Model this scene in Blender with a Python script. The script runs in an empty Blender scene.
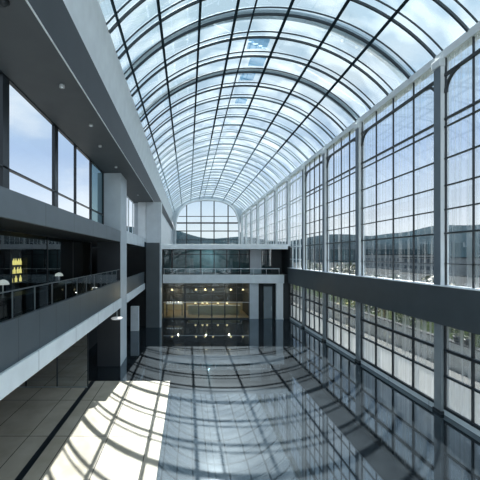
import bpy, math, random
from mathutils import Vector
random.seed(7)
SC = bpy.context.scene
COL = SC.collection
EYE = 7.0

# ------------------------------------------------------------------ materials
def new_mat(name):
    m = bpy.data.materials.new(name); m.use_nodes = True
    nt = m.node_tree; nt.nodes.clear()
    out = nt.nodes.new('ShaderNodeOutputMaterial')
    return m, nt, out

def paint(name, col, rough=0.6, var=0.06, scale=1.5, spec=0.4, metal=0.0, emit=None, es=0.0, panel=None, stretch=None):
    """painted / clad surface with a faint procedural mottling, optional panel joints"""
    m, nt, out = new_mat(name)
    b = nt.nodes.new('ShaderNodeBsdfPrincipled')
    geo = nt.nodes.new('ShaderNodeNewGeometry')
    mp = nt.nodes.new('ShaderNodeMapping')
    if stretch: mp.inputs['Scale'].default_value = stretch
    nz = nt.nodes.new('ShaderNodeTexNoise'); nz.inputs['Scale'].default_value = scale; nz.inputs['Detail'].default_value = 4
    rp = nt.nodes.new('ShaderNodeValToRGB')
    rp.color_ramp.elements[0].position = .3; rp.color_ramp.elements[1].position = .7
    rp.color_ramp.elements[0].color = tuple(c*(1-var) for c in col)+(1,)
    rp.color_ramp.elements[1].color = tuple(min(1, c*(1+var)) for c in col)+(1,)
    nt.links.new(geo.outputs['Position'], mp.inputs['Vector'])
    nt.links.new(mp.outputs[0], nz.inputs['Vector'])
    nt.links.new(nz.outputs['Fac'], rp.inputs['Fac'])
    last = rp.outputs['Color']
    if panel:      # vertical joints every `panel` metres along Y
        sx = nt.nodes.new('ShaderNodeSeparateXYZ'); nt.links.new(geo.outputs['Position'], sx.inputs[0])
        dv = nt.nodes.new('ShaderNodeMath'); dv.operation = 'DIVIDE'; dv.inputs[1].default_value = panel
        nt.links.new(sx.outputs['Y'], dv.inputs[0])
        fr = nt.nodes.new('ShaderNodeMath'); fr.operation = 'FRACT'; nt.links.new(dv.outputs[0], fr.inputs[0])
        lt = nt.nodes.new('ShaderNodeMath'); lt.operation = 'LESS_THAN'; lt.inputs[1].default_value = .02/panel*1.5
        nt.links.new(fr.outputs[0], lt.inputs[0])
        mx = nt.nodes.new('ShaderNodeMixRGB'); mx.inputs[2].default_value = tuple(c*.45 for c in col)+(1,)
        nt.links.new(lt.outputs[0], mx.inputs[0]); nt.links.new(last, mx.inputs[1]); last = mx.outputs[0]
    nt.links.new(last, b.inputs['Base Color'])
    b.inputs['Roughness'].default_value = rough
    b.inputs['Metallic'].default_value = metal
    b.inputs['Specular IOR Level'].default_value = spec
    if emit:
        b.inputs['Emission Color'].default_value = tuple(emit)+(1,)
        b.inputs['Emission Strength'].default_value = es
    nt.links.new(b.outputs[0], out.inputs[0])
    return m

def glass(name, tint, refl=0.06, frit=0.0, frit_var=0.0, frit_scale=(1, 1, 1), frit_col=(.8, .86, .9), rough=0.01, fres=0.5):
    """thin architectural glass: tinted transmission, Fresnel reflection, optional ceramic frit (translucent white)"""
    m, nt, out = new_mat(name)
    tr = nt.nodes.new('ShaderNodeBsdfTransparent'); tr.inputs[0].default_value = tuple(tint)+(1,)
    gl = nt.nodes.new('ShaderNodeBsdfGlossy'); gl.inputs['Roughness'].default_value = rough
    gl.inputs[0].default_value = (.9, .95, 1, 1)
    lw = nt.nodes.new('ShaderNodeLayerWeight'); lw.inputs[0].default_value = .25
    mm = nt.nodes.new('ShaderNodeMath'); mm.operation = 'MULTIPLY_ADD'
    mm.inputs[1].default_value = fres; mm.inputs[2].default_value = refl
    nt.links.new(lw.outputs['Fresnel'], mm.inputs[0])
    base = tr.outputs[0]
    if frit > 0 or frit_var > 0:
        tl = nt.nodes.new('ShaderNodeBsdfTranslucent'); tl.inputs[0].default_value = tuple(frit_col)+(1,)
        df = nt.nodes.new('ShaderNodeBsdfDiffuse'); df.inputs[0].default_value = tuple(frit_col)+(1,)
        md = nt.nodes.new('ShaderNodeMixShader'); md.inputs[0].default_value = .35
        nt.links.new(tl.outputs[0], md.inputs[1]); nt.links.new(df.outputs[0], md.inputs[2])
        geo = nt.nodes.new('ShaderNodeNewGeometry')
        mp = nt.nodes.new('ShaderNodeMapping'); mp.inputs['Scale'].default_value = frit_scale
        nz = nt.nodes.new('ShaderNodeTexNoise'); nz.inputs['Scale'].default_value = 1.0; nz.inputs['Detail'].default_value = 2
        mr = nt.nodes.new('ShaderNodeMapRange')
        mr.inputs['From Min'].default_value = .45; mr.inputs['From Max'].default_value = .62
        mr.inputs['To Min'].default_value = frit; mr.inputs['To Max'].default_value = frit+frit_var
        nt.links.new(geo.outputs['Position'], mp.inputs[0]); nt.links.new(mp.outputs[0], nz.inputs['Vector'])
        nt.links.new(nz.outputs['Fac'], mr.inputs[0])
        mf = nt.nodes.new('ShaderNodeMixShader')
        nt.links.new(mr.outputs[0], mf.inputs[0]); nt.links.new(base, mf.inputs[1]); nt.links.new(md.outputs[0], mf.inputs[2])
        base = mf.outputs[0]
    mx = nt.nodes.new('ShaderNodeMixShader')
    nt.links.new(mm.outputs[0], mx.inputs[0]); nt.links.new(base, mx.inputs[1]); nt.links.new(gl.outputs[0], mx.inputs[2])
    nt.links.new(mx.outputs[0], out.inputs[0])
    return m

def floor_mat(name, c1, c2, tile, mirror, glare, rough_glare, groove=(.01, .01, .012), wear=.15):
    m, nt, out = new_mat(name)
    geo = nt.nodes.new('ShaderNodeNewGeometry')
    sx = nt.nodes.new('ShaderNodeSeparateXYZ'); nt.links.new(geo.outputs['Position'], sx.inputs[0])
    def joint(axis, size, w):
        d = nt.nodes.new('ShaderNodeMath'); d.operation = 'DIVIDE'; d.inputs[1].default_value = size
        nt.links.new(sx.outputs[axis], d.inputs[0])
        f = nt.nodes.new('ShaderNodeMath'); f.operation = 'FRACT'; nt.links.new(d.outputs[0], f.inputs[0])
        l = nt.nodes.new('ShaderNodeMath'); l.operation = 'LESS_THAN'; l.inputs[1].default_value = w/size
        nt.links.new(f.outputs[0], l.inputs[0]); return l.outputs[0]
    j = nt.nodes.new('ShaderNodeMath'); j.operation = 'MAXIMUM'
    nt.links.new(joint('X', tile[0], tile[2]), j.inputs[0]); nt.links.new(joint('Y', tile[1], tile[2]), j.inputs[1])
    nz = nt.nodes.new('ShaderNodeTexNoise'); nz.inputs['Scale'].default_value = .9; nz.inputs['Detail'].default_value = 8
    nt.links.new(geo.outputs['Position'], nz.inputs['Vector'])
    rp = nt.nodes.new('ShaderNodeValToRGB')
    rp.color_ramp.elements[0].position = .35; rp.color_ramp.elements[1].position = .68
    rp.color_ramp.elements[0].color = tuple(c1)+(1,); rp.color_ramp.elements[1].color = tuple(c2)+(1,)
    nt.links.new(nz.outputs['Fac'], rp.inputs[0])
    mx = nt.nodes.new('ShaderNodeMixRGB'); mx.inputs[2].default_value = tuple(groove)+(1,)
    nt.links.new(j.outputs[0], mx.inputs[0]); nt.links.new(rp.outputs[0], mx.inputs[1])
    df = nt.nodes.new('ShaderNodeBsdfDiffuse'); nt.links.new(mx.outputs[0], df.inputs[0])
    g1 = nt.nodes.new('ShaderNodeBsdfGlossy'); g1.inputs['Roughness'].default_value = rough_glare
    g1.inputs[0].default_value = (.85, .93, 1, 1)
    g2 = nt.nodes.new('ShaderNodeBsdfGlossy'); g2.inputs['Roughness'].default_value = .035
    g2.inputs[0].default_value = (.82, .92, 1, 1)
    bp = nt.nodes.new('ShaderNodeBump'); bp.inputs['Strength'].default_value = .06; bp.inputs['Distance'].default_value = .02
    n2 = nt.nodes.new('ShaderNodeTexNoise'); n2.inputs['Scale'].default_value = .55; n2.inputs['Detail'].default_value = 2
    nt.links.new(geo.outputs['Position'], n2.inputs['Vector']); nt.links.new(n2.outputs['Fac'], bp.inputs['Height'])
    nt.links.new(bp.outputs[0], g2.inputs['Normal'])
    m1 = nt.nodes.new('ShaderNodeMixShader'); m1.inputs[0].default_value = glare
    nt.links.new(df.outputs[0], m1.inputs[1]); nt.links.new(g1.outputs[0], m1.inputs[2])
    lw = nt.nodes.new('ShaderNodeLayerWeight'); lw.inputs[0].default_value = .3
    mm = nt.nodes.new('ShaderNodeMath'); mm.operation = 'MULTIPLY_ADD'
    mm.inputs[1].default_value = mirror[1]; mm.inputs[2].default_value = mirror[0]
    nt.links.new(lw.outputs['Fresnel'], mm.inputs[0])
    m2 = nt.nodes.new('ShaderNodeMixShader')
    nt.links.new(mm.outputs[0], m2.inputs[0]); nt.links.new(m1.outputs[0], m2.inputs[1]); nt.links.new(g2.outputs[0], m2.inputs[2])
    nt.links.new(m2.outputs[0], out.inputs[0])
    return m

M = {}
M['floor_dark'] = floor_mat('polished_dark_stone', (.012, .015, .018), (.022, .027, .032), (1.5, 1.5, .012), (.16, .7), .008, .42)
M['floor_stone'] = floor_mat('pale_stone_paving', (.45, .39, .31), (.58, .515, .43), (1.55, 3.1, .03), (.01, .12), .02, .5, groove=(.05, .045, .04))
M['white'] = paint('white_render', (.76, .80, .83), .55)
M['fascia'] = paint('pale_fascia', (.78, .83, .86), .5, panel=3.0)
M['grey_panel'] = paint('grey_metal_panel', (.075, .095, .11), .4, panel=1.15, spec=.5)
M['band2'] = paint('mid_grey_panel', (.15, .175, .195), .45, panel=2.4)
M['pier'] = paint('pier_grey', (.56, .61, .65), .5)
M['pier_dark'] = paint('charcoal_wall_pier_shade', (.028, .032, .038), .5)  # painted shade of the tall pier's front; also a dark partition wall
M['pier_far'] = paint('slate_panel_pier_shade', (.075, .09, .10), .5)  # painted shade of the far pier's front; also shelf back and pictures
M['soffit'] = paint('dark_soffit', (.10, .112, .123), .55, panel=None)
M['fascia_dark'] = paint('dark_fascia', (.05, .057, .065), .5)
M['beam'] = paint('light_steel_beam', (.88, .92, .95), .45)
M['right_band'] = paint('slate_spandrel', (.055, .068, .078), .5)
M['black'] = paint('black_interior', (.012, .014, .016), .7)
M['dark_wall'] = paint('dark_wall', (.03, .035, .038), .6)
M['frame'] = paint('dark_bronze_frame', (.018, .024, .03), .35, spec=.5)
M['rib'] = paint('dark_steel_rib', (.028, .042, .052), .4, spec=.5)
M['rib_far'] = paint('hazed_steel_rib', (.42, .50, .54), .5)  # far steel paled, distance haze put into its colour
M['rib_mid'] = paint('half_hazed_steel_rib', (.12, .165, .19), .45)  # halfway step towards the painted haze of the far ribs
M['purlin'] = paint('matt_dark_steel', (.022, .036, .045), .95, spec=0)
M['purlin_far'] = paint('matt_hazed_steel', (.26, .33, .37), .95, spec=0)  # far purlins lightened with the same painted haze
M['rib_outer'] = paint('grey_blue_outer_arch', (.42, .50, .54), .6)
M['white_frame'] = paint('white_frame', (.82, .86, .89), .4)
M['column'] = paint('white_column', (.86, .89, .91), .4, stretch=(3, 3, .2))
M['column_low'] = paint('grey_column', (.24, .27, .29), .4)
M['column_side_shade'] = paint('shaded_column_side', (.13, .16, .19), .4)  # shade put into the colour of the columns' hall side
M['steel'] = paint('brushed_steel', (.55, .6, .63), .3, metal=.8, stretch=(1, 1, 12))
M['rail_post'] = paint('grey_rail_steel', (.16, .19, .21), .4, metal=.5)
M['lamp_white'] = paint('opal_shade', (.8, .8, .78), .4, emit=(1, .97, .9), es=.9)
M['lamp_dim'] = paint('opal_dim', (.5, .5, .5), .4, emit=(.9, .95, 1), es=.25)
M['lamp_warm'] = paint('warm_lamp', (.9, .75, .45), .4, emit=(1, .78, .42), es=1.6)
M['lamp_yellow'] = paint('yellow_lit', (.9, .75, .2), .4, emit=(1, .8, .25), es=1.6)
M['spot'] = paint('spot_rim', (.5, .52, .54), .4)
M['spot_lens'] = paint('spot_lens', (.8, .85, .9), .2, emit=(.8, .9, 1), es=.3)
M['teal_wall'] = paint('teal_grey_wall', (.22, .34, .36), .7, var=.3, scale=1.2)
M['tan'] = paint('tan_wall', (.46, .40, .24), .6)
M['tan_floor'] = paint('tan_floor', (.42, .35, .23), .4)
M['wood'] = paint('oak', (.30, .19, .10), .45, var=.2, stretch=(1, 8, 8))
M['paper'] = paint('white_paper', (.8, .8, .78), .6)
M['ground'] = paint('pale_paving', (.05, .055, .058), .95, var=.15, scale=.4, spec=0)
M['grass'] = paint('grass', (.035, .05, .02), .95, var=.4, scale=2, spec=0)
M['outwall'] = paint('white_garden_wall', (.62, .64, .64), .7)
M['coping'] = paint('weathered_coping', (.14, .145, .15), .8, spec=0)
M['terrace'] = paint('pale_terrace_paving', (.22, .225, .225), .9, spec=0)
M['hill'] = paint('hazy_hill', (.014, .026, .034), .95, var=.25, scale=.03, spec=0)
M['block'] = paint('grey_block', (.20, .22, .23), .7, var=.1)
M['block_win'] = paint('block_window', (.07, .09, .11), .2)
M['leaf'] = paint('leaf_green', (.04, .075, .02), .6, var=.5, scale=3)
M['leaf2'] = paint('leaf_olive', (.075, .08, .03), .6, var=.5, scale=3)
M['bark'] = paint('bark', (.10, .075, .05), .8, var=.3, scale=6)
M['door'] = paint('grey_door', (.22, .26, .28), .4)
M['roof_glass'] = glass('vault_glass', (.76, .85, .90), .03, frit=.10, frit_var=.22, frit_scale=(.5, .8, .3), frit_col=(.66, .75, .80), fres=.15)
M['blue_glass'] = glass('blue_tinted_glass', (.30, .55, .75), .05, fres=.3)
M['win_glass'] = glass('window_glass', (.90, .94, .97), .02, frit=.01, frit_var=.30, frit_scale=(0, 5.5, .06), frit_col=(.85, .89, .92), fres=.12)
M['low_glass'] = glass('low_glass', (.60, .64, .66), .03, frit=.12, frit_var=.45, frit_scale=(0, 4.5, .1), frit_col=(.75, .78, .78), fres=.3)
M['frosted'] = glass('frosted_glass', (.5, .55, .56), .03, frit=.55, frit_var=.25, frit_scale=(0, 4, .1), frit_col=(.80, .84, .86), fres=.2)
M['clear'] = glass('clear_glass', (.80, .88, .90), .03, fres=.35)
M['left_glass'] = glass('left_window_glass', (.93, .96, .98), .02, fres=.1)
M['teal_glass'] = glass('teal_glass', (.22, .33, .36), .06, fres=.4)
M['dark_glass'] = glass('dark_glass', (.42, .50, .52), .10, fres=.45)
M['far_glass'] = glass('far_dark_glass', (.45, .56, .58), .03, fres=.12)
M['screen_glass'] = glass('screen_glass', (.25, .28, .28), .68, fres=.3)
M['rail_glass'] = glass('rail_glass', (.70, .80, .82), .05, fres=.4)

# ------------------------------------------------------------------ mesh helpers
class MB:
    def __init__(s): s.v = []; s.f = []
    def add(s, vs, fs):
        b = len(s.v); s.v += [tuple(p) for p in vs]; s.f += [tuple(b+i for i in f) for f in fs]; return s
    def box(s, x0, x1, y0, y1, z0, z1):
        return s.add([(x0,y0,z0),(x1,y0,z0),(x1,y1,z0),(x0,y1,z0),(x0,y0,z1),(x1,y0,z1),(x1,y1,z1),(x0,y1,z1)],
                     [(0,3,2,1),(4,5,6,7),(0,1,5,4),(1,2,6,5),(2,3,7,6),(3,0,4,7)])
    def prism_y(s, poly, y0, y1):      # poly: list of (x,z)
        n = len(poly)
        vs = [(x, y0, z) for x, z in poly]+[(x, y1, z) for x, z in poly]
        fs = [tuple(range(n)), tuple(range(2*n-1, n-1, -1))]+[(i, i+n, (i+1) % n+n, (i+1) % n) for i in range(n)]
        return s.add(vs, fs)
    def prism_z(s, poly, z0, z1):
        n = len(poly)
        vs = [(x, y, z0) for x, y in poly]+[(x, y, z1) for x, y in poly]
        fs = [tuple(range(n-1, -1, -1)), tuple(range(n, 2*n))]+[(i, (i+1) % n, (i+1) % n+n, i+n) for i in range(n)]
        return s.add(vs, fs)
    def tube(s, p, q, r, r2=None, n=10):
        r2 = r if r2 is None else r2
        p, q = Vector(p), Vector(q); d = (q-p).normalized()
        a = d.orthogonal().normalized(); b = d.cross(a)
        vs = []
        for c, rr in ((p, r), (q, r2)):
            for i in range(n):
                t = 2*math.pi*i/n; vs.append(c+a*math.cos(t)*rr+b*math.sin(t)*rr)
        fs = [(i, (i+1) % n, (i+1) % n+n, i+n) for i in range(n)]+[tuple(range(n-1, -1, -1)), tuple(range(n, 2*n))]
        return s.add(vs, fs)
    def lathe(s, c, prof, n=20):       # prof (r,z)
        vs = []
        for r, z in prof:
            for i in range(n):
                t = 2*math.pi*i/n; vs.append((c[0]+r*math.cos(t), c[1]+r*math.sin(t), c[2]+z))
        fs = []
        for k in range(len(prof)-1):
            for i in range(n):
                fs.append((k*n+i, k*n+(i+1) % n, (k+1)*n+(i+1) % n, (k+1)*n+i))
        fs.append(tuple(range(n-1, -1, -1))); m = (len(prof)-1)*n; fs.append(tuple(range(m, m+n)))
        return s.add(vs, fs)
    def build(s, name, mat, parent=None, smooth=False, bevel=0):
        me = bpy.data.meshes.new(name); me.from_pydata(s.v, [], s.f); me.update()
        o = bpy.data.objects.new(name, me); COL.objects.link(o)
        me.materials.append(mat)
        if smooth:
            for p in me.polygons: p.use_smooth = True
        if bevel:
            b = o.modifiers.new('bevel', 'BEVEL'); b.width = bevel; b.segments = 2
        if parent:
            o.parent = parent; o.location = Vector((0, 0, 0))-parent.location
        return o

def empty(name, loc):
    o = bpy.data.objects.new(name, None); COL.objects.link(o); o.location = loc; o.empty_display_size = .3
    return o
def tag(o, label, cat, group=None):
    o['label'] = label; o['category'] = cat
    if group: o['group'] = group
    return o
def struct(o):
    o['kind'] = 'structure'; return o
def copy_tree(o, loc):
    c = o.copy(); COL.objects.link(c); c.location = loc
    for ch in o.children:
        d = ch.copy(); COL.objects.link(d); d.parent = c
        for g in ch.children:
            e = g.copy(); COL.objects.link(e); e.parent = d
    return c
def box(name, mat, x0, x1, y0, y1, z0, z1, parent=None, bevel=0):
    return MB().box(x0, x1, y0, y1, z0, z1).build(name, mat, parent, bevel=bevel)

# ------------------------------------------------------------------ key numbers (metres, eye at 7 m)
YN, YF, YE = -3.0, 35.6, 68.0            # near wall, far gallery front, end of the vault
XL, XR = -3.2, 11.4                     # vault springing left / right
ZS, RISE = 16.05, 3.35
CX, HALF = (XL+XR)/2, (XR-XL)/2
RAD = (HALF**2+RISE**2)/(2*RISE)
ZC = ZS+RISE-RAD
TH = math.asin(HALF/RAD)
def arc(r=0.0, n=36, th=None):
    th = th or TH
    return [(CX+(RAD+r)*math.sin(-th+2*th*i/n), ZC+(RAD+r)*math.cos(-th+2*th*i/n)) for i in range(n+1)]
def arc_z(x, r=0.0): return ZC+math.sqrt((RAD+r)**2-(x-CX)**2)

# ------------------------------------------------------------------ floor
struct(MB().box(-10.2, XR+.5, YN, YF+8.4, -.3, 0).build('floor', M['floor_dark']))
struct(box('floor', M['floor_stone'], -10.1, -1.0, YN+.05, 17.9, 0, .012))
struct(box('trim_floor_inlay', M['frame'], -5.42, -5.18, YN+.05, 17.9, .012, .016))

# ------------------------------------------------------------------ glazed vault (ceiling)
v = struct(empty('ceiling', (CX, 30, ZS)))
n = 36; pts = arc(.04, n)
ys = [YN+(YE-YN)*i/30 for i in range(31)]
g = MB()
g.add([(x, y, z) for y in ys for x, z in pts],
      [(j*(n+1)+i, j*(n+1)+i+1, (j+1)*(n+1)+i+1, (j+1)*(n+1)+i) for j in range(30) for i in range(n)])
g.build('glazing', M['roof_glass'], v, smooth=True)
def arch_bar(name, mat, y, w, r0, r1, parent, th=None):
    a, b = arc(r0, 36, th), arc(r1, 36, th); N = 37
    vs = []
    for yy in (y-w/2, y+w/2):
        vs += [(x, yy, z) for x, z in a]+[(x, yy, z) for x, z in b]
    fs = []
    for i in range(36):
        fs += [(i, i+1, N+i+1, N+i), (2*N+i, 3*N+i, 3*N+i+1, 2*N+i+1), (i, 2*N+i, 2*N+i+1, i+1), (N+i, N+i+1, 3*N+i+1, 3*N+i)]
    fs += [(0, N, 3*N, 2*N), (36, 2*N+36, 3*N+36, N+36)]
    return MB().add(vs, fs).build(name, mat, parent)
RIBSP = 1.72
ribs = [19.8+RIBSP*k for k in range(-12, 29) if YN+.3 < 19.8+RIBSP*k < YE-.5]
for ri, y in enumerate(ribs):
    near = y < 31
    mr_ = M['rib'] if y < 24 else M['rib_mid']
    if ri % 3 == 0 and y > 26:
        arch_bar('rib', M['rib_far'], y, .22, -.09, .02, v); continue  # every third far rib widened to throw broader shadow bars on the floor
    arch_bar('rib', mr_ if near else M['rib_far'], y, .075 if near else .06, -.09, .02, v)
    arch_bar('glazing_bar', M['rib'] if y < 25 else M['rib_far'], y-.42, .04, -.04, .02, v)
for k in range(13):
    y = 17.2+5.16*(k-3)
    if YN < y < 23: arch_bar('outer_arch', M['rib_outer'], y, .55, .55, .65, v)
for x, w in ((-2.85, .07), (-1.3, .09), (.55, .09), (2.4, .11), (3.3, .06), (5.05, .13), (7.4, .14), (9.3, .14)):
    # purlin following the pitch of the vault
    z = arc_z(x); a = math.asin((x-CX)/RAD)
    d = Vector((math.cos(a), 0, -math.sin(a))); nrm = Vector((math.sin(a), 0, math.cos(a)))
    c = Vector((x, 0, z)); hw = w/2
    P = [c+d*sx*hw+nrm*sz for sx, sz in ((-1, -.13), (1, -.13), (1, -.01), (-1, -.01))]
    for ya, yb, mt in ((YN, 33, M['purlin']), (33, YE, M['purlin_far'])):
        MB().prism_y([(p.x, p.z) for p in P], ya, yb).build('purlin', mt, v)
# a few blue tinted panes between the purlins
for x0, x1, y in ((3.5, 4.7, ribs[11]), (3.9, 4.9, ribs[12]), (3.6, 4.6, ribs[13]), (3.8, 4.7, ribs[15])):
    q = []
    for i in range(5):
        x = x0+(x1-x0)*i/4; q.append((x, arc_z(x, .02)))
    MB().add([(x, y+.1, z) for x, z in q]+[(x, y+1.1, z) for x, z in q], [(i, i+1, i+6, i+5) for i in range(4)]).build('tinted_pane', M['blue_glass'], v)

# left edge beam: sloping pale face that carries the vault, above a dark fascia
struct(MB().prism_y([(-3.52, 13.5), (-3.2, 16.12), (-4.3, 16.12), (-4.3, 13.5)], YN, YE).build('trim_vault_beam_left', M['beam']))
struct(MB().prism_y([(-3.33, 12.3), (-3.18, 13.5), (-4.3, 13.5), (-4.3, 12.3)], YN, YE).build('trim_fascia_left', M['fascia_dark']))
struct(box('trim_soffit_line', M['white_frame'], -3.36, -3.325, YN, 32.3, 12.275, 12.30))
struct(box('trim_vault_beam_right', M['white'], XR-.12, XR+.35, YN, YE, 15.75, 16.1))

# left upper soffit + roof slab of the left galleries
struct(box('ceiling', M['soffit'], -5.5, -3.36, YN, 32.3, 12.29, 12.6))

# ------------------------------------------------------------------ left side
# level-2 window band
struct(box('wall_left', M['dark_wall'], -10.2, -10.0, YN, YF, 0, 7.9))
def glazed_wall(name, X, ys, zs, gmat, fmat, wide=(), sx=1, w=.06, d=.12, zmul=None, transoms=(), tw=.06, extra=None):
    e = struct(empty(name, (X, (ys[0]+ys[-1])/2, zs[0])))
    MB().add([(X, ys[0], zs[0]), (X, ys[-1], zs[0]), (X, ys[-1], zs[1]), (X, ys[0], zs[1])], [(0, 1, 2, 3)]).build('glass', gmat, e)
    for y in ys:
        ww = .34 if y in wide else w
        box('mullion', fmat, X-d/2, X+d/2, y-ww/2, y+ww/2, zs[0], zs[1], e)
    for z in (zs[0]+tw/2, zs[1]-tw/2)+tuple(transoms):
        box('transom', fmat, X-d/2, X+d/2, ys[0], ys[-1], z-tw/2, z+tw/2, e)
    return e
glazed_wall('window_1', -5.4, [-2.8, 2.5, 5.8, 9.4, 13.0, 15.3, 17.7], (8.5, 12.3), M['left_glass'], M['frame'], wide=(9.4, 13.0, 5.8), transoms=(9.6,), tw=.05)
glazed_wall('window_2', -5.4, [17.75, 20.3], (8.5, 12.3), M['teal_glass'], M['frame'], transoms=(9.6,))  # reflection in the last pane painted in as a teal tint
glazed_wall('window_3', -5.4, [22.3, 24.5, 26.8, 29, 31.3], (8.5, 12.3), M['left_glass'], M['white_frame'])
struct(box('wall_left', M['dark_wall'], -10.2, -5.45, YN, YN+.2, 8.5, 12.3))

# level-2 gallery: slab and grey edge band
struct(MB().box(-10.2, -4.4, YN, 31.3, 7.9, 8.4).build('floor', M['dark_wall']))
tag(MB().box(-4.4, -4.27, YN+.1, 20.3, 7.9, 8.6).build('gallery_edge', M['band2'], bevel=.01),
    'grey panelled edge band of the upper left gallery, nearer than the pier', 'edge band')
tag(MB().box(-4.4, -4.27, 22.3, 31.3, 7.9, 8.75).build('gallery_edge', M['fascia'], bevel=.01),
    'pale edge band of the upper left gallery, beyond the tall grey pier', 'edge band')
# level-1 gallery
struct(MB().box(-10.0, -4.42, YN, YF, 3.85, 4.33).build('floor', M['dark_wall']))
tag(MB().box(-4.45, -4.2, YN+.1, 20.3, 3.76, 4.33).build('slab_edge', M['fascia'], bevel=.015),
    'long pale slab edge under the lower left balcony, from the foreground to the pier', 'slab edge')
tag(MB().box(-4.45, -4.2, 22.3, 31.3, 3.76, 4.33).build('slab_edge', M['fascia'], bevel=.015),
    'short pale slab edge of the lower left balcony beyond the pier', 'slab edge')
tag(MB().box(-4.4, -4.27, YN+.1, 20.27, 4.34, 5.45).build('parapet', M['grey_panel'], bevel=.01),
    'long slate grey panelled parapet of the lower left balcony carrying the glass railing', 'parapet')
tag(MB().box(-4.4, -4.27, 22.3, 31.3, 4.34, 5.45).build('parapet', M['grey_panel'], bevel=.01),
    'short slate grey parapet between the two left piers, without a railing', 'parapet')
# glass railing on the long parapet
rl = tag(empty('glass_railing', (-4.335, 11, 5.45)), 'long glass railing with thin posts on the lower left balcony', 'railing')
box('handrail', M['rail_post'], -4.355, -4.315, 1.0, 20.25, 6.13, 6.155, rl)
y = 1.0
while y < 20.3:
    box('post', M['rail_post'], -4.35, -4.32, y-.012, y+.012, 5.45, 6.13, rl)
    if y+1.15 < 20.3:
        MB().add([(-4.335, y+.05, 5.47), (-4.335, y+1.10, 5.47), (-4.335, y+1.10, 6.12), (-4.335, y+.05, 6.12)], [(0, 1, 2, 3)]).build('glass_panel', M['rail_glass'], rl)
    y += 1.15
# level-1 glazing and the dark rooms behind it
glazed_wall('window_4', -6.2, [-2.8, 1.6, 6, 10.4, 14.1, 17.2, 20.3], (4.33, 7.9), M['dark_glass'], M['frame'], w=.035, d=.06, tw=.05)
struct(box('wall_partition', M['pier_dark'], -10, -6.15, 20.35, 20.5, 4.33, 7.9))
glazed_wall('window_5', -6.0, [22.3, 24.5, 26.8, 29, 31.3], (4.33, 7.9), M['teal_glass'], M['frame'], w=.05, d=.08)
# ground floor under the left gallery
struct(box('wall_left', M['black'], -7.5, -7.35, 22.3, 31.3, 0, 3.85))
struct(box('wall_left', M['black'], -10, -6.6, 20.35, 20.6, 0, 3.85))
sc = tag(empty('glass_screen', (-7.6, 16.8, 0)), 'floor-to-ceiling glass screen under the left balcony facing the camera', 'glass screen')
MB().add([(-9.95, 17.0, .02), (-5.32, 17.0, .02), (-5.32, 17.0, 3.8), (-9.95, 17.0, 3.8)], [(0, 1, 2, 3)]).build('glass', M['screen_glass'], sc)
for x in (-9.95, -8.6, -6.95, -5.32):
    box('mullion', M['frame'], x-.025, x+.025, 16.97, 17.03, .012, 3.85, sc)
box('base_rail', M['steel'], -9.95, -5.32, 16.96, 17.04, .012, .07, sc)

# piers
def pier(x0, x1, y0, y1, z1, label, front, zf, side=None):
    e = tag(empty('pier', ((x0+x1)/2, (y0+y1)/2, 0)), label, 'pier')
    box('shaft', M['pier'], x0, x1, y0+.03, y1, 0, 12.28, e, bevel=.01)
    box('front_shade', front, x0-.0, x1-(.03 if x1 < -4 else .16), y0-.005, y0+.03, 0.0, zf, e)['label'] = 'shade painted on the front of the pier'  # thin slab that colours shade onto the pier's front
    return e
pier(-5.75, -4.27, 20.3, 22.3, 12.3, 'tall pier on the left, shade painted on its lower front, pale side facing the hall', M['pier_dark'], 7.9)
pier(-4.1, -2.62, 31.3, 32.3, 12.3, 'pier at the far left corner beside the far galleries, shade painted in slate on its front', M['pier_far'], 8.3)
box_ = box('wall_panel', M['white'], -4.9, -4.15, 31.35, 31.5, 8.4, 12.28); tag(box_, 'pale upright wall panel on the upper left gallery, left of the far pier', 'wall panel')
struct(box('wall_left', M['pier'], -3.6, -3.2, 32.31, YE, 8.3, 12.3))
struct(box('wall_left', M['dark_wall'], -3.6, -3.2, 32.31, YF, 0, 8.3))

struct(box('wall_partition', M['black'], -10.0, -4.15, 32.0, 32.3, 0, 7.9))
struct(box('wall_partition', M['pier'], -5.4, -4.15, 32.0, 32.3, 8.4, 12.3))
# downlights and sensor in the soffit
def downlight(x, y, label, r=.07):
    e = tag(empty('downlight', (x, y, 12.28)), label, 'downlight', 'recessed downlights in the dark left soffit')
    rm = MB().lathe((x, y, 12.2), [(r, .1), (r*1.15, .06), (r*1.15, .0), (r*.75, .0), (r*.7, .05)]).build('rim', M['spot'], e, smooth=True)
    MB().lathe((x, y, 12.23), [(r*.68, .0), (r*.5, -.02), (.01, -.03)]).build('lens', M['spot_lens'], None, smooth=True).parent = rm
    return e
for (px, py, lab) in ((62, 86, 'recessed downlight nearest the camera in the dark left soffit'), (91, 125, 'second recessed downlight from the camera in the left soffit'),
                      (100, 146, 'third recessed downlight in the left soffit, the small flat one'), (116, 167, 'recessed downlight in the left soffit just before the pier top'),
                      (138, 195, 'recessed downlight beyond the pier, nearer the pier'), (141, 205, 'farthest recessed downlight in the left soffit')):
    Y = 320*5.25/(256-py); downlight((px-188)*Y/320, Y, lab)
Y = 320*5.2/(256-5)
s = tag(empty('ceiling_sensor', (-4.0, Y+1, 12.3)), 'small black dome sensor on the soffit at the top left corner', 'sensor')
xs = (3-188)*Y/320
s.location = (xs, Y, 12.3)
MB().lathe((xs, Y, 12.18), [(.02, 0), (.07, .02), (.1, .07), (.1, .12)]).build('dome', M['frame'], s, smooth=True)
MB().lathe((xs, Y, 12.27), [(.13, 0), (.13, .03)]).build('base', M['black'], s)

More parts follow.
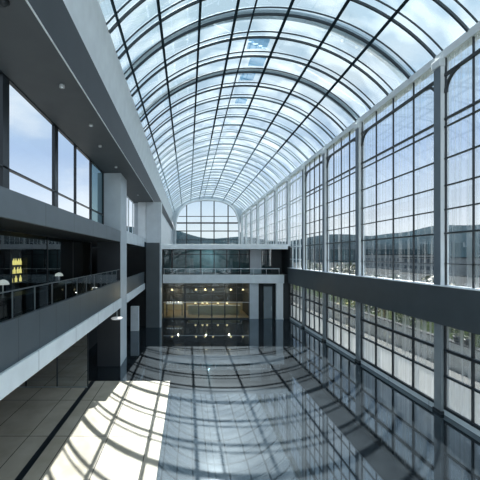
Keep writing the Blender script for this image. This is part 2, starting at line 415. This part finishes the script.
# things in the level-1 room behind the dark glass
ct = tag(empty('counter', (-7.2, 12, 4.33)), 'long dark counter behind the level-one glass on the left', 'counter')
box('worktop', M['grey_panel'], -7.6, -6.8, 6, 19.5, 5.35, 5.41, ct, bevel=.01)
box('body', M['black'], -7.5, -6.9, 6.1, 19.4, 4.33, 5.35, ct)
def dome_lamp(y, label):
    e = tag(empty('dome_lamp', (-7.1, y, 5.41)), label, 'lamp')
    MB().lathe((-7.1, y, 5.41), [(.12, 0), (.12, .02), (.02, .03), (.02, .52)]).build('stem', M['steel'], e, smooth=True)
    MB().lathe((-7.1, y, 5.9), [(.22, 0), (.21, .06), (.16, .13), (.08, .18), (.01, .195)]).build('shade', M['lamp_white'], e, smooth=True)
dome_lamp(320*7.1/(188-3), 'white dome lamp behind dark glass at the left edge of the picture')
dome_lamp(320*7.1/(188-59), 'white dome lamp behind dark glass, midway along the left balcony')
for i, px in enumerate((61, 63.5, 66, 68.5)):
    y = 320*7.1/(188-px)
    tag(box('paper_stack', M['paper'], -7.25, -6.95, y, y+.3, 5.41, 5.49, bevel=.004), 'small white paper stack on the dark counter behind glass, %s' % ('just beyond the far dome lamp', 'second beyond the far dome lamp', 'third beyond the far dome lamp', 'the farthest of the row')[i], 'paper stack', 'paper stacks on the dark counter')
# yellow-lit display shelf with glowing bottles
ds = tag(empty('display_shelf', (-9.0, 12.0, 4.33)), 'dark display shelf with glowing yellow lights behind the left glass', 'shelf')
Yd = 320*8.8/(188-21)
box('back_panel', M['pier_far'], -9.35, -9.28, Yd-1.4, Yd+1.4, 4.33, 7.4, ds)
for z in (5.6, 6.05, 6.5, 6.9):
    box('shelf', M['frame'], -9.28, -8.85, Yd-.75, Yd+.75, z, z+.03, ds)
for k in (-.77, .75): box('side_panel', M['frame'], -9.28, -8.85, Yd+k, Yd+k+.03, 4.33, 7.2, ds)
for z, nn in ((6.08, 4), (6.53, 5), (5.63, 3)):
    for i in range(nn):
        yy = Yd-.45+.9*i/(nn-1)+random.uniform(-.03, .03)
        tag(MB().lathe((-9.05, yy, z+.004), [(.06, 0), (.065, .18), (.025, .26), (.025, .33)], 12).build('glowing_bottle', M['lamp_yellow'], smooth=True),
            'small glowing yellow bottle on the display shelf behind the left glass', 'bottle', 'glowing bottles on the display shelf')

# under the gallery beyond the first pier
e = tag(empty('oval_ceiling_lamp', (-5.3, 23.5, 3.6)), 'pale oval ceiling lamp in the dark bay left of the tall pier', 'lamp')
Yl = 19.2; xl = (117-188)*Yl/320
e.location = (xl, Yl, 3.5)
MB().lathe((xl, Yl, 3.18), [(.05, 0), (.30, .03), (.36, .08), (.30, .13), (.05, .15)]).build('shade', M['lamp_dim'], e, smooth=True)
MB().tube((xl, Yl, 3.33), (xl, Yl, 3.85), .02).build('rod', M['steel'], e)
cb = tag(empty('white_cabinet', (-4.9, 30, 0)), 'pale wall cabinet in the dark bay between the two left piers', 'cabinet')
cb.location = (-5.0, 29.9, .0)
box('body', M['white'], -5.35, -4.6, 29.8, 30.2, .0, 2.3, cb, bevel=.02)
cd = box('door', M['fascia'], -5.31, -4.64, 29.77, 29.8, .05, 2.25, cb)
h_ = box('handle', M['steel'], -4.75, -4.71, 29.74, 29.77, 1.0, 1.25); h_.parent = cd

# ------------------------------------------------------------------ far galleries
fx0, fx1 = -2.7, 10.6
tag(MB().box(-3.2, 11.1, YF-.05, YF+.15, 7.75, 8.32).build('terrace_edge', M['fascia'], bevel=.015), 'upper pale slab edge across the far galleries, below the arched window', 'slab edge')
tag(MB().prism_z([(-2.8, YF-.1), (6.5, YF-.1), (9.6, YF-.35), (10.6, YF-.35), (10.6, YF+.1), (-2.8, YF+.1)], 3.98, 4.92).build('slab_edge', M['fascia'], bevel=.015), 'deep pale slab edge across the far wall above the ground-floor glazing', 'slab edge')
struct(box('floor', M['dark_wall'], -3.2, XR+.3, YF+.15, YE, 7.75, 8.1))
struct(box('floor', M['dark_wall'], -3.2, XR, YF+.1, YF+8.4, 4.0, 4.9))
struct(box('wall_far', M['dark_wall'], -3.2, XR, YF+8.2, YF+8.4, 0, 7.75))
# ground floor glazing
def far_glazing(name, Y, xs, z0, z1, gm, transoms, w=.10, wide=()):
    e = struct(empty(name, ((xs[0]+xs[-1])/2, Y, z0)))
    MB().add([(xs[0], Y, z0), (xs[-1], Y, z0), (xs[-1], Y, z1), (xs[0], Y, z1)], [(0, 1, 2, 3)]).build('glass', gm, e)
    for i, x in enumerate(xs):
        ww = .2 if i in wide else w
        box('mullion', M['frame'], x-ww/2, x+ww/2, Y-.05, Y+.05, z0, z1, e)
    for z, t, m in transoms: box('transom', m, xs[0], xs[-1], Y-.06, Y+.06, z-t/2, z+t/2, e)
    return e
far_glazing('window_6', YF+.02, [-2.75, -1.6, -.33, 1.2, 2.65, 4.1, 5.45, 6.8], .02, 3.98, M['clear'],
            [(3.45, .09, M['frame']), (.06, .12, M['frame']), (1.85, .05, M['steel']), (2.85, .03, M['frame'])], wide=(2,))
struct(box('wall_far', M['pier'], 6.85, 7.85, YF, YF+.3, 0, 3.98))
struct(box('wall_far', M['black'], 7.85, 8.4, YF+.1, YF+.3, 0, 3.98))
struct(box('wall_far', M['black'], 9.45, 10.0, YF+.1, YF+.3, 0, 3.98))
d = struct(empty('door_1', (8.9, YF+.1, 0)))
lf = box('leaf', M['door'], 8.45, 9.4, YF+.08, YF+.14, .02, 3.6, d)
h_ = box('handle', M['steel'], 9.27, 9.31, YF+.02, YF+.08, .9, 1.4); h_.parent = lf
box('frame', M['frame'], 8.4, 9.45, YF+.14, YF+.2, 3.6, 3.98, d)
# room behind
struct(box('wall_left', M['dark_wall'], -3.35, -3.1, YF, YF+8.4, 0, 7.75))
struct(box('floor', M['tan_floor'], -3.1, 10, YF+.3, YF+8.2, 0, .015))
struct(box('wall_far', M['tan'], -3.1, 10, YF+5.5, YF+5.7, 0.0, 1.15))
struct(box('wall_far', M['dark_wall'], -3.1, 10, YF+5.5, YF+5.7, 1.15, 4.0))
struct(box('wall_far', M['dark_wall'], 7.0, 7.2, YF+.3, YF+5.5, 0.0, 4.0))
cnt = tag(empty('serving_counter', (2.4, YF+3, 0)), 'pale serving counter inside the far ground-floor room', 'counter')
box('worktop', M['paper'], -.1, 6.3, YF+2.7, YF+3.3, 1.02, 1.08, cnt, bevel=.01)
box('front', M['tan'], 0, 6.2, YF+2.8, YF+3.2, .015, 1.02, cnt)
tb = tag(empty('display_table', (-1.6, YF+2.2, 0)), 'long white display table at the left of the far ground-floor room', 'table')
box('tabletop', M['paper'], -2.6, -.6, YF+1.8, YF+2.6, 1.35, 1.43, tb, bevel=.01)
for x in (-2.5, -.7):
    for yy in (YF+1.9, YF+2.5): box('leg', M['frame'], x-.04, x+.04, yy-.04, yy+.04, .015, 1.35, tb)
for i in range(6):
    x = -2.4+.31*i
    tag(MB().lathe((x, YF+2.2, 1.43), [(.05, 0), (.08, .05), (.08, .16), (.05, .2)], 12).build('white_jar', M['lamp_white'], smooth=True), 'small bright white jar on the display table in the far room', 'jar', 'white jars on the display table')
# lit desk lamps on the counter + ceiling spots
for i, x in enumerate((.9, 1.75, 2.3, 3.6, 4.7)):
    e = tag(empty('table_lamp', (x, YF+3, 1.08)), ('small glowing lamp on the far counter, leftmost', 'small glowing lamp on the far counter, second from left', 'small glowing lamp in the middle of the far counter', 'small glowing lamp on the far counter, second from right', 'small glowing lamp on the far counter, rightmost')[i], 'lamp', 'glowing lamps on the far counter')
    MB().lathe((x, YF+3, 1.08), [(.06, 0), (.06, .02), (.012, .03), (.012, .2)], 12).build('stem', M['frame'], e)
    MB().lathe((x, YF+3, 1.26), [(.13, 0), (.10, .16), (.04, .18)], 14).build('lamp_shade', M['lamp_warm'], e, smooth=True)
for i, (px, lab) in enumerate(((172, 'leftmost'), (196, 'second from left'), (205, 'third from left'), (213, 'third from right'), (231, 'second from right'), (243, 'rightmost'))):
    yy = YF+3.6; x = (px-188)*yy/320
    e = tag(empty('pendant_lamp', (x, yy, 3.98)), 'small pendant lamp hanging in the far ground-floor room, '+lab, 'lamp', 'pendant lamps in the far ground-floor room')
    MB().tube((x, yy, 3.0), (x, yy, 4.0), .01).build('cord', M['frame'], e)
    MB().lathe((x, yy, 2.8), [(.14, 0), (.10, .14), (.03, .2)], 14).build('lamp_shade', M['lamp_warm'], e, smooth=True)
# wall pictures / openings high on the back wall
for x0, x1, lab in ((-2.2, -1.3, 'leftmost'), (-.8, .2, 'second from left'), (1.0, 1.9, 'third from left'), (4.6, 5.4, 'rightmost')):
    e = tag(empty('framed_picture', ((x0+x1)/2, YF+5.45, 2.3)), 'grey framed picture on the back wall of the far room, '+lab, 'picture', 'grey pictures in the far room')
    box('frame', M['frame'], x0, x1, YF+5.44, YF+5.49, 2.2, 3.0, e)
    box('picture', M['pier_far'], x0+.06, x1-.06, YF+5.425, YF+5.44, 2.26, 2.94, e)
struct(box('wall_far', M['teal_wall'], -3.1, XR-.2, YF+5.6, YF+5.8, 4.9, 7.75))
# level-1 far glazing, recessed behind its balcony
far_glazing('window_7', YF+2.4, [-2.9, -1.9, -.25, 1.5, 3.1, 4.6, 6.1, 7.3], 4.9, 7.75, M['far_glass'],
            [(7.2, .08, M['frame']), (5.0, .12, M['frame'])], wide=(1, 3))
struct(box('wall_far', M['pier'], 7.35, 8.7, YF+2.3, YF+2.5, 4.9, 7.75))
far_glazing('window_8', YF+2.4, [8.75, 9.9], 4.9, 7.75, M['teal_glass'], [(7.2, .06, M['frame'])])
struct(box('wall_far', M['dark_wall'], 9.95, XR-.3, YF+2.3, YF+2.5, 4.9, 7.75))
rl = tag(empty('glass_railing', (3.9, YF+.02, 4.92)), 'thin glass railing along the far level-one balcony', 'railing')
box('handrail', M['white_frame'], -2.7, 10.2, YF, YF+.05, 5.55, 5.61, rl)
for i in range(10):
    x = -2.65+12.8*i/9
    box('post', M['steel'], x-.02, x+.02, YF+.005, YF+.045, 4.92, 5.55, rl)
    if i < 9: MB().add([(x+.05, YF+.02, 4.95), (x+12.8/9-.05, YF+.02, 4.95), (x+12.8/9-.05, YF+.02, 5.53), (x+.05, YF+.02, 5.53)], [(0, 1, 2, 3)]).build('glass_panel', M['rail_glass'], rl)
for x, wd, lab in ((.2, .5, 'left one'), (5.2, .35, 'right one')):
    e = tag(empty('display_stand', (x, YF+5, 4.9)), 'pale display stand inside the far level-one room, '+lab, 'stand')
    box('plinth', M['pier'], x, x+wd, YF+4, YF+4.4, 4.9, 5.9, e)
    box('panel', M['paper'], x+.03, x+wd-.03, YF+4.15, YF+4.25, 5.9, 6.7, e)

# end wall with the big arched window
we = struct(empty('wall_end', (CX, YE, 8)))
outer = [(-4.3, 8.1)]+[(-4.3, ZS+.2)]+arc(.25, 30)+[(XR+.3, ZS+.2), (XR+.3, 8.1)]
inner_arc = []
RIN = RAD-.75; hx = HALF-.7; thi = math.asin(hx/RIN)
inner_arc = [(CX+RIN*math.sin(-thi+2*thi*i/30), ZC+RIN*math.cos(-thi+2*thi*i/30)) for i in range(31)]
# soften the springing: drop the corner down with an ellipse-like shoulder
def inner_profile():
    P = []
    a, b0, top = hx, 12.0, ZS+RISE-.75
    for i in range(41):
        t = math.pi-math.pi*i/40
        cx_, s_ = math.cos(t), math.sin(t)
        P.append((CX+a*math.copysign(abs(cx_)**.72, cx_), b0+(top-b0)*abs(s_)**.72))
    return P
ip = inner_profile()
def strip_wall(y0, y1, mat, name, parent):
    n_ = len(ip); vs = []; fs = []
    op = [(x, (arc_z(min(max(x, XL), XR), .25))) for x, z in ip]
    op[0] = (-4.3, op[0][1]); op[-1] = (XR+.3, op[-1][1])
    for y in (y0, y1): vs += [(x, y, z) for x, z in ip]+[(x, y, z) for x, z in op]
    for i in range(n_-1):
        fs += [(i, i+1, n_+i+1, n_+i), (2*n_+i, 3*n_+i, 3*n_+i+1, 2*n_+i+1), (i, 2*n_+i, 2*n_+i+1, i+1)]
    mb = MB().add(vs, fs)
    mb.box(-4.3, ip[0][0], y0, y1, 8.1, ip[0][1]+.001); mb.box(ip[-1][0], XR+.3, y0, y1, 8.1, ip[-1][1]+.001)
    mb.add([(-4.3, y0, ip[0][1]), (ip[0][0], y0, ip[0][1]), (-4.3, y0, ZS+.2)], [(0, 1, 2)])
    return mb.build(name, mat, parent)
strip_wall(YE-.3, YE, M['pier'], 'arch_surround', we)
box('sill', M['pier'], ip[0][0], ip[-1][0], YE-.3, YE, 8.1, 8.5, we)
wa = struct(empty('window_9', (CX, YE-.1, 8.5)))
MB().add([(x, YE-.12, z) for x, z in ip]+[(ip[-1][0], YE-.12, 8.5), (ip[0][0], YE-.12, 8.5)], [tuple(range(len(ip)+2))]).build('glass', M['clear'], wa)
def prof_z(x):
    for (xa, za), (xb, zb) in zip(ip, ip[1:]):
        if xa <= x <= xb: return za+(zb-za)*(x-xa)/max(1e-6, xb-xa)
    return 12
for px in (186.7, 201, 214, 228):
    x = (px-188)*YE/320; box('mullion', M['frame'], x-.11, x+.11, YE-.24, YE-.02, 8.5, prof_z(x), wa)
for z, t in ((16.0-.6, .14), (14.0, .3), (12.3, .2), (10.4, .14)):
    xs_ = [x for x, zz in ip if zz >= z] or [ip[0][0], ip[-1][0]]
    box('transom', M['frame'], min(xs_), max(xs_), YE-.22, YE-.04, z-t/2, z+t/2, wa)
# projecting pale rim following the arch
n_ = len(ip); vs = []
sc_ = [(CX+(x-CX)*1.035, 12+(z-12)*1.06 if z > 12 else z) for x, z in ip]
for yy in (YE-.7, YE-.3): vs += [(x, yy, z) for x, z in ip]+[(x, yy, z) for x, z in sc_]
fs = []
for i in range(n_-1):
    fs += [(i, i+1, n_+i+1, n_+i), (i, 2*n_+i, 2*n_+i+1, i+1), (n_+i, n_+i+1, 3*n_+i+1, 3*n_+i)]
mb = MB().add(vs, fs)
mb.box(sc_[0][0], ip[0][0], YE-.7, YE-.3, 8.1, 12); mb.box(ip[-1][0], sc_[-1][0], YE-.7, YE-.3, 8.1, 12)
mb.build('arch_rim', M['white'], we)

# ------------------------------------------------------------------ right glazed wall
cols = [-2.7, 2.4, 8.2, 14.15, 20.95, 26.2, 31.0, 35.9, 41.0, 46.4, 51.8, 57.2, 62.6, 67.5]
names = {14.15: 'big white column on the right, nearest in view, crossing the dark band', 20.95: 'second white column of the right glazed wall',
         26.2: 'third white column of the right glazed wall', 31.0: 'fourth white column of the right glazed wall, short of the far corner',
         35.9: 'white column of the right wall level with the far slab edges'}
wn = 10
struct(box('wall_right', M['right_band'], XR-.36, XR+.25, YN, YF-.2, 4.0, 5.67))
struct(box('trim_sill_cap', M['white_frame'], XR-.38, XR+.2, YN, YF-.2, 5.67, 5.71))
struct(box('baseboard_right', M['fascia'], XR-.10, XR+.15, YN, YF, 0, .22))
for i, y in enumerate(cols):
    z0 = 0 if y < YF-1 else 8.1
    nm = 'column'
    e = empty(nm, (XR, y+.2, z0))
    lab = names.get(y)
    if not lab:
        lab = ('white column of the right wall behind the viewpoint' if y < 8 else 'white column of the right wall just outside the right edge') if y < 14 else 'white column of the right wall beyond the far galleries, %s' % {41.0: 'first', 46.4: 'second', 51.8: 'third', 57.2: 'fourth', 62.6: 'fifth', 67.5: 'last'}[y]
    tag(e, lab, 'column', 'white columns of the right glazed wall')
    if z0 == 0:
        box('shaft', M['column'], XR-.22, XR+.14, y, y+.4, 5.71, 15.9, e, bevel=.01)
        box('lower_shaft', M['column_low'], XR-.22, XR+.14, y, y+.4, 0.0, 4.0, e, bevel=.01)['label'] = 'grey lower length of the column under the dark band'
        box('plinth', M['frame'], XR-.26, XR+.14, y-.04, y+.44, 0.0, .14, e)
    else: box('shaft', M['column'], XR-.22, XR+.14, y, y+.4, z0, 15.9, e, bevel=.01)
    box('side_panel', M['column_side_shade'], XR-.245, XR-.22, y+.02, y+.38, 5.71 if z0 == 0 else z0, 15.4, e)['label'] = 'hall-facing side of the column, shade painted in slate'  # thin panel carrying the painted shade of the hall-facing side
    box('capital', M['white'], XR-.32, XR+.1, y-.03, y+.43, 15.4, 15.75, e, bevel=.02)
rows_up = [(6.66, .03, 0), (8.0, .07, 1), (9.05, .05, 1), (10.1, .05, 1), (11.3, .05, 1), (12.7, .05, 1), (13.05, .09, 1), (15.0, .14, 1)]
for i in range(len(cols)-1):
    y0, y1 = cols[i]+.4, cols[i+1]
    far = y0 > YF-1
    zb = 8.1 if far else 5.71
    fm = M['white_frame'] if y0 > 30 else M['frame']
    e = struct(empty('window_%d' % wn, (XR, (y0+y1)/2, zb))); wn += 1
    MB().add([(XR, y0, zb), (XR, y1, zb), (XR, y1, 15.75), (XR, y0, 15.75)], [(0, 1, 2, 3)]).build('glass', M['win_glass'], e)
    for k in range(5):
        y = y0+(y1-y0)*k/4
        w = .035 if 0 < k < 4 else .07
        box('mullion', fm, XR-.05, XR+.03, y-w/2, y+w/2, zb, 15.75, e)
    for z, t, full in rows_up:
        if z > zb+.2: box('transom', fm, XR-.08, XR+.03, y0, y1, z-t/2, z+t/2, e)
    # rounded head corners on the deep transom
    for s_, yc in ((1, y0), (-1, y1)):
        pts_ = [(yc, 14.2)]+[(yc+s_*(.75-.75*math.cos(a*math.pi/12)), 14.2+.75*math.sin(a*math.pi/12)) for a in range(1, 7)]+[(yc+s_*.75, 15.05), (yc, 15.05)]
        # thin curved bracket
        A = [(yc+s_*(.75-.75*math.cos(a*math.pi/16)), 14.2+.8*math.sin(a*math.pi/16)) for a in range(9)]
        B = [(yc+s_*(.75-.64*math.cos(a*math.pi/16)), 14.2+.69*math.sin(a*math.pi/16)) for a in range(9)]
        vs = [(XR-.08, y, z) for y, z in A]+[(XR-.08, y, z) for y, z in B]+[(XR+.02, y, z) for y, z in A]+[(XR+.02, y, z) for y, z in B]
        fs = []
        for k in range(8): fs += [(k, k+1, 9+k+1, 9+k), (18+k, 27+k, 27+k+1, 18+k+1), (k, 18+k, 18+k+1, k+1), (9+k, 9+k+1, 27+k+1, 27+k)]
        MB().add(vs, fs).build('corner_bracket', fm, e)
    if not far:
        e = struct(empty('window_%d' % wn, (XR, (y0+y1)/2, .22))); wn += 1
        MB().add([(XR, y0, 1.7), (XR, y1, 1.7), (XR, y1, 4.0), (XR, y0, 4.0)], [(0, 1, 2, 3)]).build('glass', M['low_glass'], e)
        MB().add([(XR, y0, .22), (XR, y1, .22), (XR, y1, 1.7), (XR, y0, 1.7)], [(0, 1, 2, 3)]).build('frosted_glass', M['frosted'], e)
        for k in range(5):
            y = y0+(y1-y0)*k/4; w = .045 if 0 < k < 4 else .09
            box('mullion', M['frame'], XR-.09, XR+.03, y-w/2, y+w/2, .22, 4.0, e)
        for z, t in ((.3, .12), (1.7, .08), (2.85, .13)):
            box('transom', M['frame'], XR-.1, XR+.03, y0, y1, z-t/2, z+t/2, e)
cc = tag(empty('corner_column', (10.1, YF-.1, 0)), 'pale square column at the far right corner under the slab edge', 'column')
box('shaft', M['column'], 9.75, 10.5, YF-.3, YF, 0, 3.98, cc, bevel=.015)
box('base', M['white'], 9.72, 10.53, YF-.33, YF, 0, .12, cc)
struct(box('wall_far', M['dark_wall'], 10.5, XR, YF, YF+.2, 0, 4.0))

struct(box('wall_right', M['dark_wall'], XR-.1, XR+.3, YF-.1, YF+8.4, 0, 8.1))
# wall behind the viewpoint
struct(MB().box(-10.2, XR+.5, YN-.3, YN, -.1, 8.5).build('wall_near', M['pier']))

# ------------------------------------------------------------------ outside
struct(MB().box(-300, 500, -120, 600, -.5, -.32).build('ground', M['ground']))
struct(box('terrace', M['terrace'], XR+.3, 16.7, -10, 90, -.32, -.2))
struct(box('lawn', M['grass'], 17.2, 45, -10, 90, -.32, -.25))
# hills
def hill(name, X, y0, y1, hbase, amp, seed, depth=60, axis='y'):
    r = random.Random(seed); n = 60
    ph = [r.uniform(0, 6.28) for _ in range(5)]
    vs = []; fs = []
    for i in range(n+1):
        t = y0+(y1-y0)*i/n
        h = hbase+sum(amp/(k+1)*math.sin(t*.008*(k+1)*1.7+ph[k]) for k in range(5))
        prof = ((-depth, -1), (-depth*.5, h*.55), (0, h), (depth*.6, h*.7), (depth*1.2, -1))
        for dx, z in prof:
            vs.append((X+dx, t, z) if axis == 'y' else (t, X+dx, z))
    for i in range(n):
        for k in range(4): fs.append((i*5+k, i*5+k+1, (i+1)*5+k+1, (i+1)*5+k))
    return struct(MB().add(vs, fs).build(name, M['hill'], smooth=True))
hill('hills', 330, -100, 700, 43, 2.5, 3)
hill('hills', 420, -280, 330, 36, 8, 11, axis='x')
# low buildings beyond the lawn
r = random.Random(5)
bx = 0
for i, (x, y, w, dd, h, lab) in enumerate(((95, 42, 14, 24, 6.5, 'low grey office block seen through the right windows, nearest the frame edge'),
        (105, 75, 14, 30, 7.2, 'wide low grey block in the middle distance right of the second column'),
        (98, 118, 16, 30, 6.2, 'low pale grey block seen between the second and third columns'),
        (110, 165, 18, 40, 7.6, 'far low grey block seen beyond the third column'))):
    e = tag(empty('office_block', (x, y, -.32)), lab, 'building', 'low buildings outside the right windows')
    box('wall', M['block'], x, x+w, y, y+dd, -.32, h, e)
    box('roof', M['hill'], x-.4, x+w+.4, y-.4, y+dd+.4, h, h+.35, e)
    k = 0; yy = y+1.5
    while yy < y+dd-2.5:
        for z in (1.2, 4.2): box('window', M['block_win'], x-.06, x+.02, yy, yy+1.8, z, z+1.6, e)
        yy += 3.4
# garden wall
gw = tag(empty('garden_wall', (17, 20, -.32)), 'low white garden wall outside the lower right windows', 'garden wall')
box('wall', M['outwall'], 16.8, 17.1, 4, 60, -.32, 1.5, gw)
box('coping', M['coping'], 16.72, 17.18, 4, 60, 1.5, 1.58, gw)

def tree(x, y, h, cr, mat, label, n=900, trunk_r=.12, cz=None):
    e = tag(empty('tree', (x, y, -.25)), label, 'tree', 'trees outside the right windows')
    rr = random.Random(int(x*13+y*7))
    MB().tube((x, y, -.25), (x+.1, y, h*.6), trunk_r, trunk_r*.5).build('trunk', M['bark'], e, smooth=True)
    mb = MB()
    blobs = [(rr.uniform(-.6, .6)*cr, rr.uniform(-.6, .6)*cr, h*.68+rr.uniform(-.25, .3)*h, cr*rr.uniform(.35, .6)) for _ in range(9)]
    for _ in range(n):
        bx_, by_, bz_, br = rr.choice(blobs)
        d_ = Vector((rr.gauss(0, 1), rr.gauss(0, 1), rr.gauss(0, 1))).normalized()*br*rr.uniform(.6, 1)
        c = Vector((x+bx_, y+by_, bz_))+d_
        a = Vector((rr.gauss(0, 1), rr.gauss(0, 1), rr.gauss(0, 1))).normalized()
        b = a.orthogonal().normalized(); s_ = rr.uniform(.10, .2)*max(1, cr/1.6)
        mb.add([c-a*s_, c+b*s_*.5, c+a*s_, c-b*s_*.5], [(0, 1, 2, 3)])
    mb.build('foliage', mat, e)
    return e
tree(19.5, 24.5, 5.2, 2.0, M['leaf2'], 'olive green tree outside, left of the second white column')
tree(19.0, 31.0, 5.0, 1.9, M['leaf'], 'dark green tree outside the lower window beside the second white column')
tree(20.5, 38.0, 5.6, 2.2, M['leaf2'], 'olive tree outside seen between the second and third columns')
tree(21.5, 46.0, 5.4, 2.2, M['leaf2'], 'farther olive tree outside seen beside the third column')
tree(22.0, 56.0, 5.8, 2.4, M['leaf'], 'farthest green tree outside seen beside the fourth column')
def shrub(x, y, h, label):
    e = tag(empty('shrub', (x, y, -.32)), label, 'shrub', 'shrubs by the garden wall')
    rr = random.Random(int(x*31+y*17)); mb = MB(); st = MB()
    for k in range(6): 
        a = k*1.05; st.tube((x, y, -.32), (x+math.cos(a)*h*.3, y+math.sin(a)*h*.3, h*.7), .02, .01, 6)
    st.build('stem', M['bark'], e)
    for _ in range(420):
        d_ = Vector((rr.gauss(0, 1), rr.gauss(0, 1), rr.gauss(0, 1))).normalized()*rr.uniform(.5, 1)
        c = Vector((x+d_.x*h*.45, y+d_.y*h*.5, h*.6+d_.z*h*.45))
        a = Vector((rr.gauss(0, 1), rr.gauss(0, 1), rr.gauss(0, 1))).normalized(); b = a.orthogonal().normalized(); s_ = rr.uniform(.08, .16)
        mb.add([c-a*s_, c+b*s_*.5, c+a*s_, c-b*s_*.5], [(0, 1, 2, 3)])
    mb.build('foliage', M['leaf'], e)
shrub(19.0, 21.4, 2.9, 'leafy green shrub outside the lower right window, left of the big column')
shrub(19.0, 27.6, 2.6, 'leafy green shrub outside the lower right window, just right of the second column')
shrub(18.6, 34.4, 2.4, 'leafy green shrub outside seen close to the second column')
for yy, lab in ((19.4, 'nearer'), (20.2, 'farther')):
    e = tag(empty('plant_pot', (16.95, yy, 1.58)), 'small dark pot on the white garden wall outside, the %s of two' % lab, 'pot', 'dark pots on the garden wall')
    MB().lathe((16.95, yy, 1.58), [(.13, 0), (.2, .3), (.22, .32), (.22, .36)], 14).build('pot', M['frame'], e, smooth=True)
    mb = MB(); rr = random.Random(int(yy*10))
    for _ in range(60):
        c = Vector((16.95+rr.gauss(0, .1), yy+rr.gauss(0, .12), 1.98+abs(rr.gauss(0, .1)))); a = Vector((rr.gauss(0, 1), rr.gauss(0, 1), rr.gauss(0, 1))).normalized(); b = a.orthogonal().normalized()
        mb.add([c-a*.07, c+b*.03, c+a*.07, c-b*.03], [(0, 1, 2, 3)])
    mb.build('foliage', M['leaf'], e)

# ------------------------------------------------------------------ world + lights
w = bpy.data.worlds.new('sky'); SC.world = w; w.use_nodes = True
nt = w.node_tree; nt.nodes.clear()
out = nt.nodes.new('ShaderNodeOutputWorld'); bg = nt.nodes.new('ShaderNodeBackground')
tc = nt.nodes.new('ShaderNodeTexCoord'); sx = nt.nodes.new('ShaderNodeSeparateXYZ')
nt.links.new(tc.outputs['Generated'], sx.inputs[0])
rp = nt.nodes.new('ShaderNodeValToRGB'); cr = rp.color_ramp
cr.elements[0].position = 0; cr.elements[0].color = (.74, .80, .84, 1)
cr.elements[1].position = 1; cr.elements[1].color = (.46, .64, .76, 1)
for p, c in ((.07, (.86, .91, .95)), (.14, (.70, .80, .92)), (.28, (.42, .56, .78)), (.45, (.45, .62, .78)), (.65, (.50, .68, .79))):
    e_ = cr.elements.new(p); e_.color = c+(1,)
nt.links.new(sx.outputs['Z'], rp.inputs[0])
nz = nt.nodes.new('ShaderNodeTexNoise'); nz.inputs['Scale'].default_value = 2.6; nz.inputs['Detail'].default_value = 6
mp = nt.nodes.new('ShaderNodeMapping'); mp.inputs['Scale'].default_value = (1, 1, 2.2)
nt.links.new(tc.outputs['Generated'], mp.inputs[0]); nt.links.new(mp.outputs[0], nz.inputs['Vector'])
r2 = nt.nodes.new('ShaderNodeValToRGB'); r2.color_ramp.elements[0].position = .48; r2.color_ramp.elements[1].position = .72
nt.links.new(nz.outputs['Fac'], r2.inputs[0])
mx = nt.nodes.new('ShaderNodeMixRGB'); mx.inputs[2].default_value = (.9, .95, .98, 1)
nt.links.new(r2.outputs[0], mx.inputs[0]); nt.links.new(rp.outputs[0], mx.inputs[1])
nt.links.new(mx.outputs[0], bg.inputs[0]); bg.inputs[1].default_value = 1.12
nt.links.new(bg.outputs[0], out.inputs[0])

K, MM = .11, 1.30
sl = bpy.data.lights.new('sun', 'SUN'); sl.energy = 23; sl.angle = math.radians(.2); sl.color = (1, .95, .88)
so = bpy.data.objects.new('sun', sl); COL.objects.link(so)
so.rotation_euler = Vector((K, MM, 1)).to_track_quat('Z', 'Y').to_euler(); so.location = (20, 60, 40)

def point(name, loc, e, col, r=.04):
    l = bpy.data.lights.new(name, 'POINT'); l.energy = e; l.color = col; l.shadow_soft_size = r
    o = bpy.data.objects.new(name, l); COL.objects.link(o); o.location = loc
for x in (-1.2, 2.2, 5): point('room_lamp', (x, YF+3.4, 2.6), 75, (1, .80, .5))
point('upper_room_fill', (2.6, YF+4, 7.0), 90, (.75, .95, 1))  # added fill, no fixture, brightens the room behind the upper far glazing

# ------------------------------------------------------------------ camera
cam = bpy.data.cameras.new('camera'); co = bpy.data.objects.new('camera', cam); COL.objects.link(co)
co.location = (0, 0, EYE); co.rotation_euler = (math.pi/2, 0, 0)
cam.sensor_width = 36; cam.lens = 320/480*36
cam.shift_x = 52/480; cam.shift_y = 16/480
cam.clip_start = .05; cam.clip_end = 2000
SC.camera = co
SC.view_settings.view_transform = 'Standard'; SC.view_settings.look = 'None'
SC.view_settings.gamma = 1; SC.view_settings.exposure = 0
try: SC.view_settings.use_curve_mapping = False
except Exception: pass
SC.cycles.transparent_max_bounces = 24
SC.cycles.max_bounces = 8
SC.cycles.sample_clamp_indirect = 6
SC.cycles.use_denoising = True
